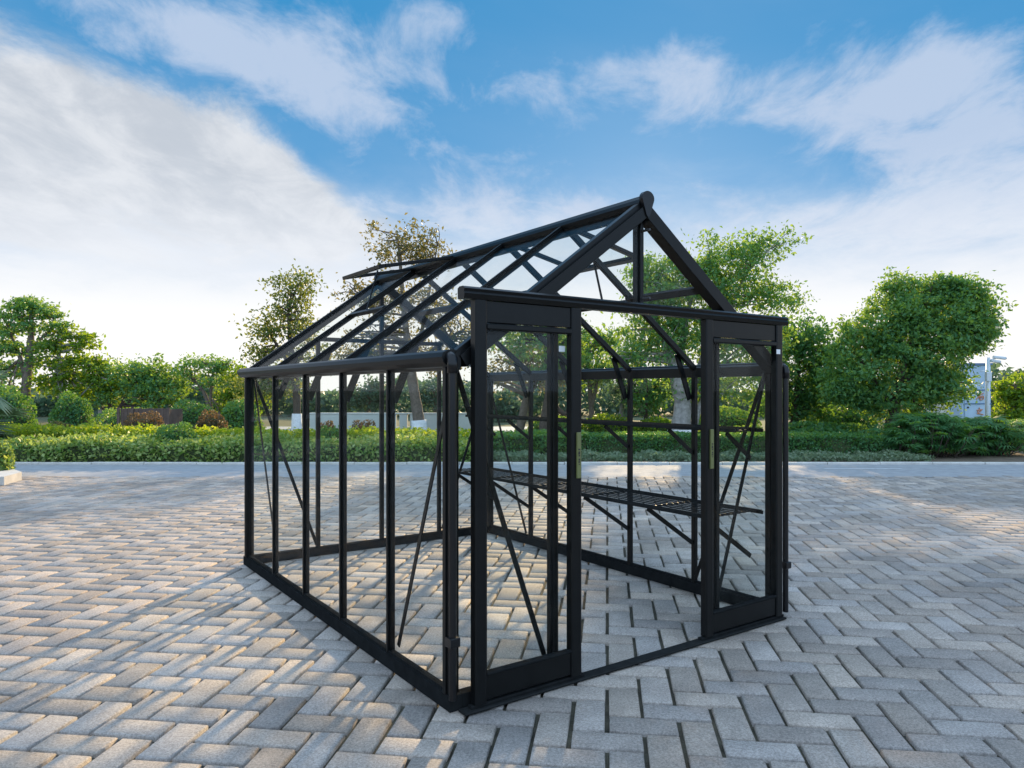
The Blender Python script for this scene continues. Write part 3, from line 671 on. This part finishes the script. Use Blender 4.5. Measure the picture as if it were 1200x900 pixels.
tree('tree', 'limewashed tree behind the greenhouse left end with rounded double crown', 'tree', 346, 19.0,
     [[(347, 524, .11), (348, 480, .10), (346, 440, .09), (340, 400, .06), (338, 365, .03)], [(347, 440, .06), (325, 405, .04), (312, 385, .02)], [(346, 430, .05), (362, 400, .03)]],
     [(346, 335, 26, 18, 620), (338, 362, 30, 16, 500), (312, 385, 24, 20, 620), (345, 385, 32, 22, 850), (318, 412, 30, 14, 550), (365, 415, 26, 18, 450), (330, 450, 34, 16, 900), (300, 455, 26, 16, 700)], .10, 'leaf_warm', 'bark_dark', lime=.38, per=18, far=27.0)
tree('tree', 'tall sparse crowned tree with curved limewashed trunk rising behind the greenhouse roof', 'tree', 492, 18.0,
     [[(493, 519, .16), (491, 495, .145), (486, 462, .13), (481, 432, .12), (478, 405, .10), (474, 370, .07), (470, 320, .045), (466, 275, .02)], [(480, 425, .08), (495, 385, .05), (505, 330, .03), (512, 290, .015)], [(479, 415, .07), (450, 380, .05), (425, 350, .025), (410, 335, .012)], [(481, 430, .06), (520, 400, .045), (545, 385, .02)]],
     [(465, 285, 38, 34, 930), (500, 295, 26, 28, 570), (428, 350, 34, 24, 630), (470, 350, 40, 36, 1050), (515, 370, 36, 32, 900), (445, 400, 46, 28, 780), (500, 415, 46, 26, 750), (550, 400, 30, 36, 630), (410, 420, 30, 18, 390)], .092, 'leaf_olive', 'bark', per=14, cr=.26, lime=.42, limbs=9, far=21.8)
# trees seen through the greenhouse
tree('tree', 'leaning grey trunked tree behind the left sliding door', 'tree', 606, 20.0, [[(606, 515, .13), (612, 490, .12), (618, 465, .10), (632, 440, .06), (640, 420, .03)]],
     [(615, 415, 40, 30, 1400), (590, 440, 26, 18, 500), (640, 440, 26, 18, 600)], .11, 'leaf_olive', 'bark', per=20)
tree('tree', 'stout grey trunked tree seen between the door posts', 'tree', 640, 18.5, [[(636, 518, .17), (640, 490, .15), (645, 455, .13), (642, 420, .10), (640, 380, .05)], [(643, 470, .08), (662, 485, .06), (668, 470, .05)], [(644, 440, .07), (660, 400, .04)]],
     [(630, 390, 45, 34, 1500), (665, 400, 34, 30, 1000), (600, 395, 30, 26, 600), (650, 430, 30, 14, 500)], .11, 'leaf', 'bark_dark', per=20)
tree('tree', 'slender twin stemmed tree right of the left sliding door', 'tree', 692, 21.0, [[(693, 514, .09), (693, 480, .08), (690, 440, .06), (688, 415, .03)], [(693, 478, .06), (699, 450, .05), (700, 425, .03)]],
     [(690, 415, 34, 26, 1500), (710, 440, 26, 18, 900), (668, 430, 24, 20, 700), (705, 400, 24, 20, 700)], .12, 'leaf', 'bark')
tree('tree', 'small pale stemmed tree with rounded green crown left of the broad trunk', 'tree', 727, 22.0, [[(726, 510, .08), (728, 485, .07), (730, 460, .05), (731, 440, .03)]],
     [(738, 450, 28, 20, 1300), (722, 435, 22, 16, 800), (752, 470, 20, 14, 700)], .12, 'leaf_blue', 'bark_pale')
tree('tree', 'young tree with dark thin trunk between pale stemmed tree and broad trunk', 'tree', 757, 21.0, [[(757, 512, .07), (757, 490, .06), (758, 465, .04)]],
     [(760, 465, 22, 20, 1200), (775, 450, 22, 20, 1000)], .11, 'leaf_dark', 'bark_dark')
tree('tree', 'big spreading green tree with broad pale peeling trunk behind the right door', 'tree', 798, 17.0,
     [[(799, 530, .27), (798, 500, .23), (800, 470, .21), (793, 440, .19), (786, 415, .13), (770, 380, .07), (755, 350, .03)], [(797, 470, .12), (815, 445, .10), (828, 410, .08), (850, 370, .05), (875, 320, .02)], [(795, 440, .10), (800, 400, .08), (810, 350, .05), (830, 300, .02)], [(812, 520, .10), (815, 490, .09), (826, 465, .08), (840, 430, .05)]],
     [(775, 318, 34, 20, 1200), (815, 312, 34, 18, 1080), (760, 350, 36, 34, 2250), (800, 345, 44, 40, 3300), (855, 330, 46, 36, 3300), (905, 285, 30, 22, 524), (875, 300, 34, 26, 1050), (838, 295, 22, 22, 524), (905, 350, 38, 20, 1350), (770, 400, 46, 30, 2700), (830, 395, 56, 34, 3600), (740, 420, 30, 24, 1350), (890, 395, 40, 30, 2400), (815, 450, 40, 20, 1350), (870, 445, 46, 26, 2250), (748, 318, 18, 16, 374)], .092, 'leaf', 'bark_pale', per=24, cr=.25, limbs=4, lime=.48)
# trees on the right
tree('tree', 'dense dark tree between the greenhouse and the big rounded tree', 'tree', 935, 19.0, [[(930, 522, .12), (931, 490, .10), (934, 455, .07), (936, 420, .04)], [(918, 520, .07), (921, 480, .06), (926, 450, .04)]],
     [(940, 400, 34, 28, 2600), (928, 440, 34, 34, 2600), (965, 450, 30, 34, 2200), (950, 480, 26, 18, 1200), (905, 470, 26, 20, 900), (975, 420, 20, 22, 900)], .11, 'leaf_dark', 'bark_dark')
tree('tree', 'big dense rounded tree on the right, its left side sunlit', 'tree', 1044, 17.0, [[(1044, 530, .16), (1044, 500, .14), (1050, 465, .12), (1060, 420, .08), (1075, 380, .04)], [(1046, 480, .08), (1020, 440, .06), (1000, 410, .03)], [(1050, 470, .08), (1090, 430, .06), (1120, 400, .03)]],
     [(1060, 362, 40, 34, 4860), (1110, 372, 46, 42, 6750), (1020, 395, 40, 34, 4590), (1070, 415, 62, 40, 8100), (1136, 382, 30, 34, 4590), (1000, 430, 34, 34, 3510), (985, 455, 22, 22, 1620), (1050, 465, 48, 26, 4320), (1092, 450, 32, 30, 4050), (1022, 470, 26, 18, 1300), (1122, 452, 14, 16, 500), (1106, 338, 24, 16, 1890), (1135, 345, 22, 20, 1215), (1056, 333, 22, 13, 945), (1158, 372, 14, 24, 675)], .095, 'leaf', 'bark_dark', per=46, cr=.235, shell=.42, limbs=3)
bush('spreading_shrub', 'sprawling mid green shrub behind the clipped dark hedge', 'shrub', 965, 17.6, 62, 495, 3600, .11, 'leaf_dark')
bush('spreading_shrub', 'loose green shrub seen through the right door', 'shrub', 860, 18.2, 46, 499, 2200, .11, 'leaf')
tree('tree', 'sunlit yellow green tree at the right edge beyond the white pole', 'tree', 1190, 26.0, [[(1190, 503, .10), (1190, 475, .08), (1190, 450, .04)]],
     [(1190, 462, 22, 18, 1500), (1210, 455, 26, 22, 1500), (1180, 485, 20, 14, 1000), (1205, 490, 24, 12, 900)], .14, 'leaf_lime', 'bark')
# beyond the grey wall
tree('tree', 'pale green rounded tree rising over the grey wall, left of the curved trunk', 'tree', 432, 30.0, [[(432, 497, .09), (432, 470, .08), (434, 455, .04)]],
     [(432, 462, 26, 18, 1600), (412, 470, 18, 14, 800), (452, 466, 20, 16, 900)], .15, 'leaf_blue', 'bark')
tree('tree', 'dull green tree rising over the grey wall, right of the curved trunk', 'tree', 510, 30.0, [[(510, 497, .09), (510, 470, .07), (509, 460, .04)]],
     [(508, 463, 24, 18, 1500), (530, 470, 18, 14, 700), (490, 470, 14, 12, 600)], .15, 'leaf_blue', 'bark')
tree('tree', 'hazy blue green tree far behind, left of the leaning trunk', 'tree', 584, 34.0, [[(584, 493, .08), (584, 478, .07), (584, 470, .04)]],
     [(586, 477, 20, 16, 1400), (572, 486, 16, 12, 800), (602, 484, 16, 12, 800)], .16, 'leaf_blue', 'bark')
# the far tree belt reads as one mass
n = 26000; x = rng.uniform(-48, 48, n); hh = 1.6 + .9 * np.sin(x * .5) * np.sin(x * .23 + 1) + .4 * np.sin(x * 1.7)
C = np.stack([x, rng.uniform(40, 46, n), rng.uniform(0, 1, n) ** .9 * (hh * 1.15).clip(1.2, 3)], 1)
tag(foliage('tree_belt', C, .45, MAT['leaf_blue'], None), 'far belt of hazy trees behind the garden', 'trees', kind='stuff')

# fan palms
def fan_palm(name, label, px, Y, stems, spread, hpy, nf, leaf=.30, mat='leaf_dark', nl=9):
    root = empty(name, ((px - 600) / FPX * Y, Y, 0)); tag(root, label, 'palm'); h = P(px, hpy, Y).z; sp = spread * Y / FPX
    V, F, st = [], [], MB()
    for _ in range(nf):
        bx, by = random.gauss(0, sp * .45), random.gauss(0, .35); rr = min(1, abs(bx) / sp)
        hz = h * random.uniform(.14, 1.0) * (1 - .35 * rr * rr); az_ = random.uniform(0, 2 * math.pi); tilt = random.uniform(-.4, .7)
        b = Vector((bx, by, hz)); out = Vector((math.cos(az_) * math.cos(tilt), math.sin(az_) * math.cos(tilt), math.sin(tilt)))
        side = out.cross(Vector((0, 0, 1))).normalized(); upv = side.cross(out)
        if random.random() < .35: st.tube([(bx * .6, by * .6, -.01), (bx * .85, by * .85, hz * .6), b], [.012, .010, .006], 5)
        for k in range(nl):
            a = R(-80 + 160 * k / (nl - 1)); d = (out * math.cos(a) + side * math.sin(a)); L0 = leaf * random.uniform(.75, 1.1) * (1 - .15 * abs(a)); w = L0 * .075
            s2 = d.cross(upv).normalized(); i = len(V)
            V += [b + d * .03, b + d * L0 * .5 + s2 * w + upv * .01, b + d * L0 - upv * L0 * .25, b + d * L0 * .5 - s2 * w + upv * .01]; F.append((i, i + 1, i + 2, i + 3))
    link('fronds', mesh_np('fronds', V, F), MAT[mat], root)
    st.build('stems', MAT['bark_dark'], root)
    return root
fan_palm('lady_palm', 'dark spreading clump of lady palms under the big rounded tree', 1085, 15.6, 0, 48, 486, 760)
fan_palm('lady_palm', 'lady palm clump at the right, in front of the sign tower', 1150, 15.9, 0, 44, 490, 640)
fan_palm('lady_palm', 'small lady palm tuft at the foot of the big tree trunk', 1048, 15.4, 0, 14, 503, 120, .26)
fp = fan_palm('fan_palm', 'pale grey green fan palm leaf reaching in from the left edge', -26, 14.6, 0, 14, 432, 14, .75, 'leaf_grey', 22)

# ------------------------------------------------------------------ wall, fence, tower, pole
def wallbox(name, label, cat, pxa, pxb, Y, top_py, mat, slots=(), th=.2):
    x0 = (pxa - 600) / FPX * Y; x1 = (pxb - 600) / FPX * Y; h = P(0, top_py, Y).z
    root = empty(name, ((x0 + x1) / 2, Y, 0)); tag(root, label, cat); cx = (x0 + x1) / 2
    m = MB(); e = [x0] + [v for s in slots for v in ((s[0] - 600) / FPX * Y, (s[1] - 600) / FPX * Y)] + [x1]
    for a, b in zip(e[::2], e[1::2]): m.box((a - cx, 0, -.03), (b - cx, th, h), .006)
    m.build('wall', mat, root)
    MB().box((x0 - cx - .02, -.02, h + .002), (x1 - cx + .02, th + .02, h + .045), .006).build('coping', mat, root)
    return root
gw = wallbox('garden_wall', 'low grey rendered garden wall with two narrow vertical slots', 'wall', 363, 556, 22.5, 485.5, MAT['wall'], ((464, 468), (477, 480.5)))
bw = P(483, 510, 21.9)
bn = empty('stone_bench', (bw.x, 21.9, 0)); tag(bn, 'small stone bench before the grey wall, left of the curved trunk', 'bench')
MB().box((-.21, -.15, .17), (.21, .15, .215), .01).build('seat', MAT['kerb'], bn)
for sx in (-.15, .15): MB().box((sx - .03, -.12, -.02), (sx + .03, .12, .168), .006).build('leg', MAT['kerb'], bn)
# board fence, two faces meeting at a corner
fx = [P(141, 480, 20.0), P(196, 480, 20.0)]
ff = empty('board_fence', ((fx[0].x + fx[1].x) / 2, 20.0, 0)); tag(ff, 'low brown vertical board fence behind the bronze shrub on the left', 'fence')
m = MB(); wd = fx[1].x - fx[0].x; nb = 13
for k in range(nb): m.box((-wd / 2 + k * wd / nb + .004, 0, -.02), (-wd / 2 + (k + 1) * wd / nb - .004, .03, .90 + .008 * (k % 3)), .004)
m.build('boards', MAT['fence'], ff)
m = MB()
for k in range(7): m.box((wd / 2 - .03 + .03, .04 + k * .12, -.02), (wd / 2 + .03, .15 + k * .12, .88), .004)
m.build('boards', MAT['fence'], ff)
for x in (-wd / 2 - .04, -wd / 2 + .34, wd / 2 + .04): MB().box((x - .035, -.045, -.02), (x + .035, -.002, .93), .005).build('fence_post', MAT['fence'], ff)

# sign tower
TY = 24.0; tx0, tx1 = (1131 - 600) / FPX * TY, (1161 - 600) / FPX * TY; th_ = P(0, 428, TY).z
tw = empty('sign_tower', ((tx0 + tx1) / 2, TY, 0)); tag(tw, 'pale blue panelled sign tower with rust orange characters behind the white pole', 'sign tower'); hw = (tx1 - tx0) / 2
MB().box((-hw, 0, -.02), (hw, .9, th_), .01).build('tower_body', MAT['bluepanel'], tw)
for pyy in (457, 473):
    z = P(0, pyy, TY).z; MB().box((-hw - .01, -.02, z - .02), (hw + .01, -.003, z + .02), .003).build('panel_joint', MAT['bluetrim'], tw)
MB().box((-hw - .04, -.04, th_ + .002), (hw + .04, .94, th_ + .07), .008).build('tower_cap', MAT['bluetrim'], tw)
MB().box((-hw - .075, .05, -.02), (-hw - .005, .85, th_ - .5), .006).build('side_fin', MAT['bluepanel'], tw)
for pyy in (470.5, 477.5):
    z = P(0, pyy, TY).z; MB().box((-hw + .06, -.022, z - .025), (-hw + .12, -.003, z + .025), .003).build('vent_hole', MAT['camdark'], tw)
def strokes(name, cx, cz, sc, lines):
    m = MB()
    for ln in lines: m.tube([(cx + a * sc, -.02, cz + b * sc) for a, b in ln], .016, 6)
    m.build(name, MAT['orange'], tw)
strokes('character', hw * .15, P(0, 465, TY).z, .16, [[(-.5, .3), (.7, .75)], [(.05, .5), (-.3, .0), (-.8, -.5)], [(-.15, .1), (.0, -.7)], [(-.05, .05), (.6, .2), (.75, -.1), (.55, -.55), (.05, -.65)], [(.1, -.2), (.5, -.12)]])
strokes('character', hw * .10, P(0, 482, TY).z, .16, [[(-.1, .75), (.05, .5)], [(-.6, .25), (.6, .4)], [(.5, .38), (.1, -.05), (-.5, -.45)], [(-.5, -.45), (.0, -.5), (.8, -.7)], [(-.1, .3), (-.45, -.1)]])
# a pale building glimpsed through the tree
bb = P(1118, 470, 27); hb = empty('white_hut', (bb.x, 27, 0)); tag(hb, 'small pale building glimpsed under the crown left of the sign tower', 'building')
MB().box((-.55, 0, -.02), (.62, 1.2, P(0, 477, 27).z), .01).build('wall', MAT['wall'], hb)
MB().box((-.62, -.06, P(0, 477, 27).z + .002), (.69, 1.26, P(0, 474, 27).z + .002), .01).build('roof', MAT['kerb'], hb)
# white camera pole
PY = 18.0; pp = P(1158, 500, PY); pl = empty('camera_pole', (pp.x, PY, 0)); tag(pl, 'white steel pole with two cameras standing by the lady palms', 'pole')
ptop = P(0, 419, PY).z
MB().tube([(-.03, 0, -.02), (-.02, 0, 1.2), (0, 0, ptop)], [.055, .05, .045], 12).build('pole', MAT['pole'], pl, True)
MB().tube([(0, -.02, ptop - .08), (.18, -.02, ptop - .02)], .018, 8).build('arm', MAT['pole'], pl)
for (xx, zz, l) in ((.24, ptop - .01, .30), (.14, ptop - .10, .22)):
    c = MB().bar((xx - l / 2, -.06, zz + .02), (xx + l / 2, -.06, zz - .012), .075, .07, ch=.015).build('camera', MAT['pole'], pl)
    MB().tube([(xx + l / 2 - .004, -.06, zz - .012), (xx + l / 2 + .02, -.06, zz - .015)], .024, 10).build('lens', MAT['camdark'], c)
MB().box((-.12, -.14, P(0, 447, PY).z), (.0, -.05, P(0, 436, PY).z), .01).build('junction_box', MAT['pole'], pl)
MB().tube([(-.03, -.03, P(0, 434, PY).z), (-.22, -.06, P(0, 435, PY).z)], .012, 6).build('stay', MAT['pole'], pl)

# kerbed island at the left edge
isl = MB(); a = P(28, 562, 0)
isl.prism([(-9, 10.55), (-7.62, 10.55), (-7.50, 10.68), (-7.66, 11.3), (-8.1, 11.74), (-9, 11.74), (-14, 11.74), (-14, 10.55)], (0, 0, 0.002), (0, 0, .13), (1, 0, 0), (0, 1, 0))
tag(isl.build('kerb_island', MAT['kerb']), kind='structure')
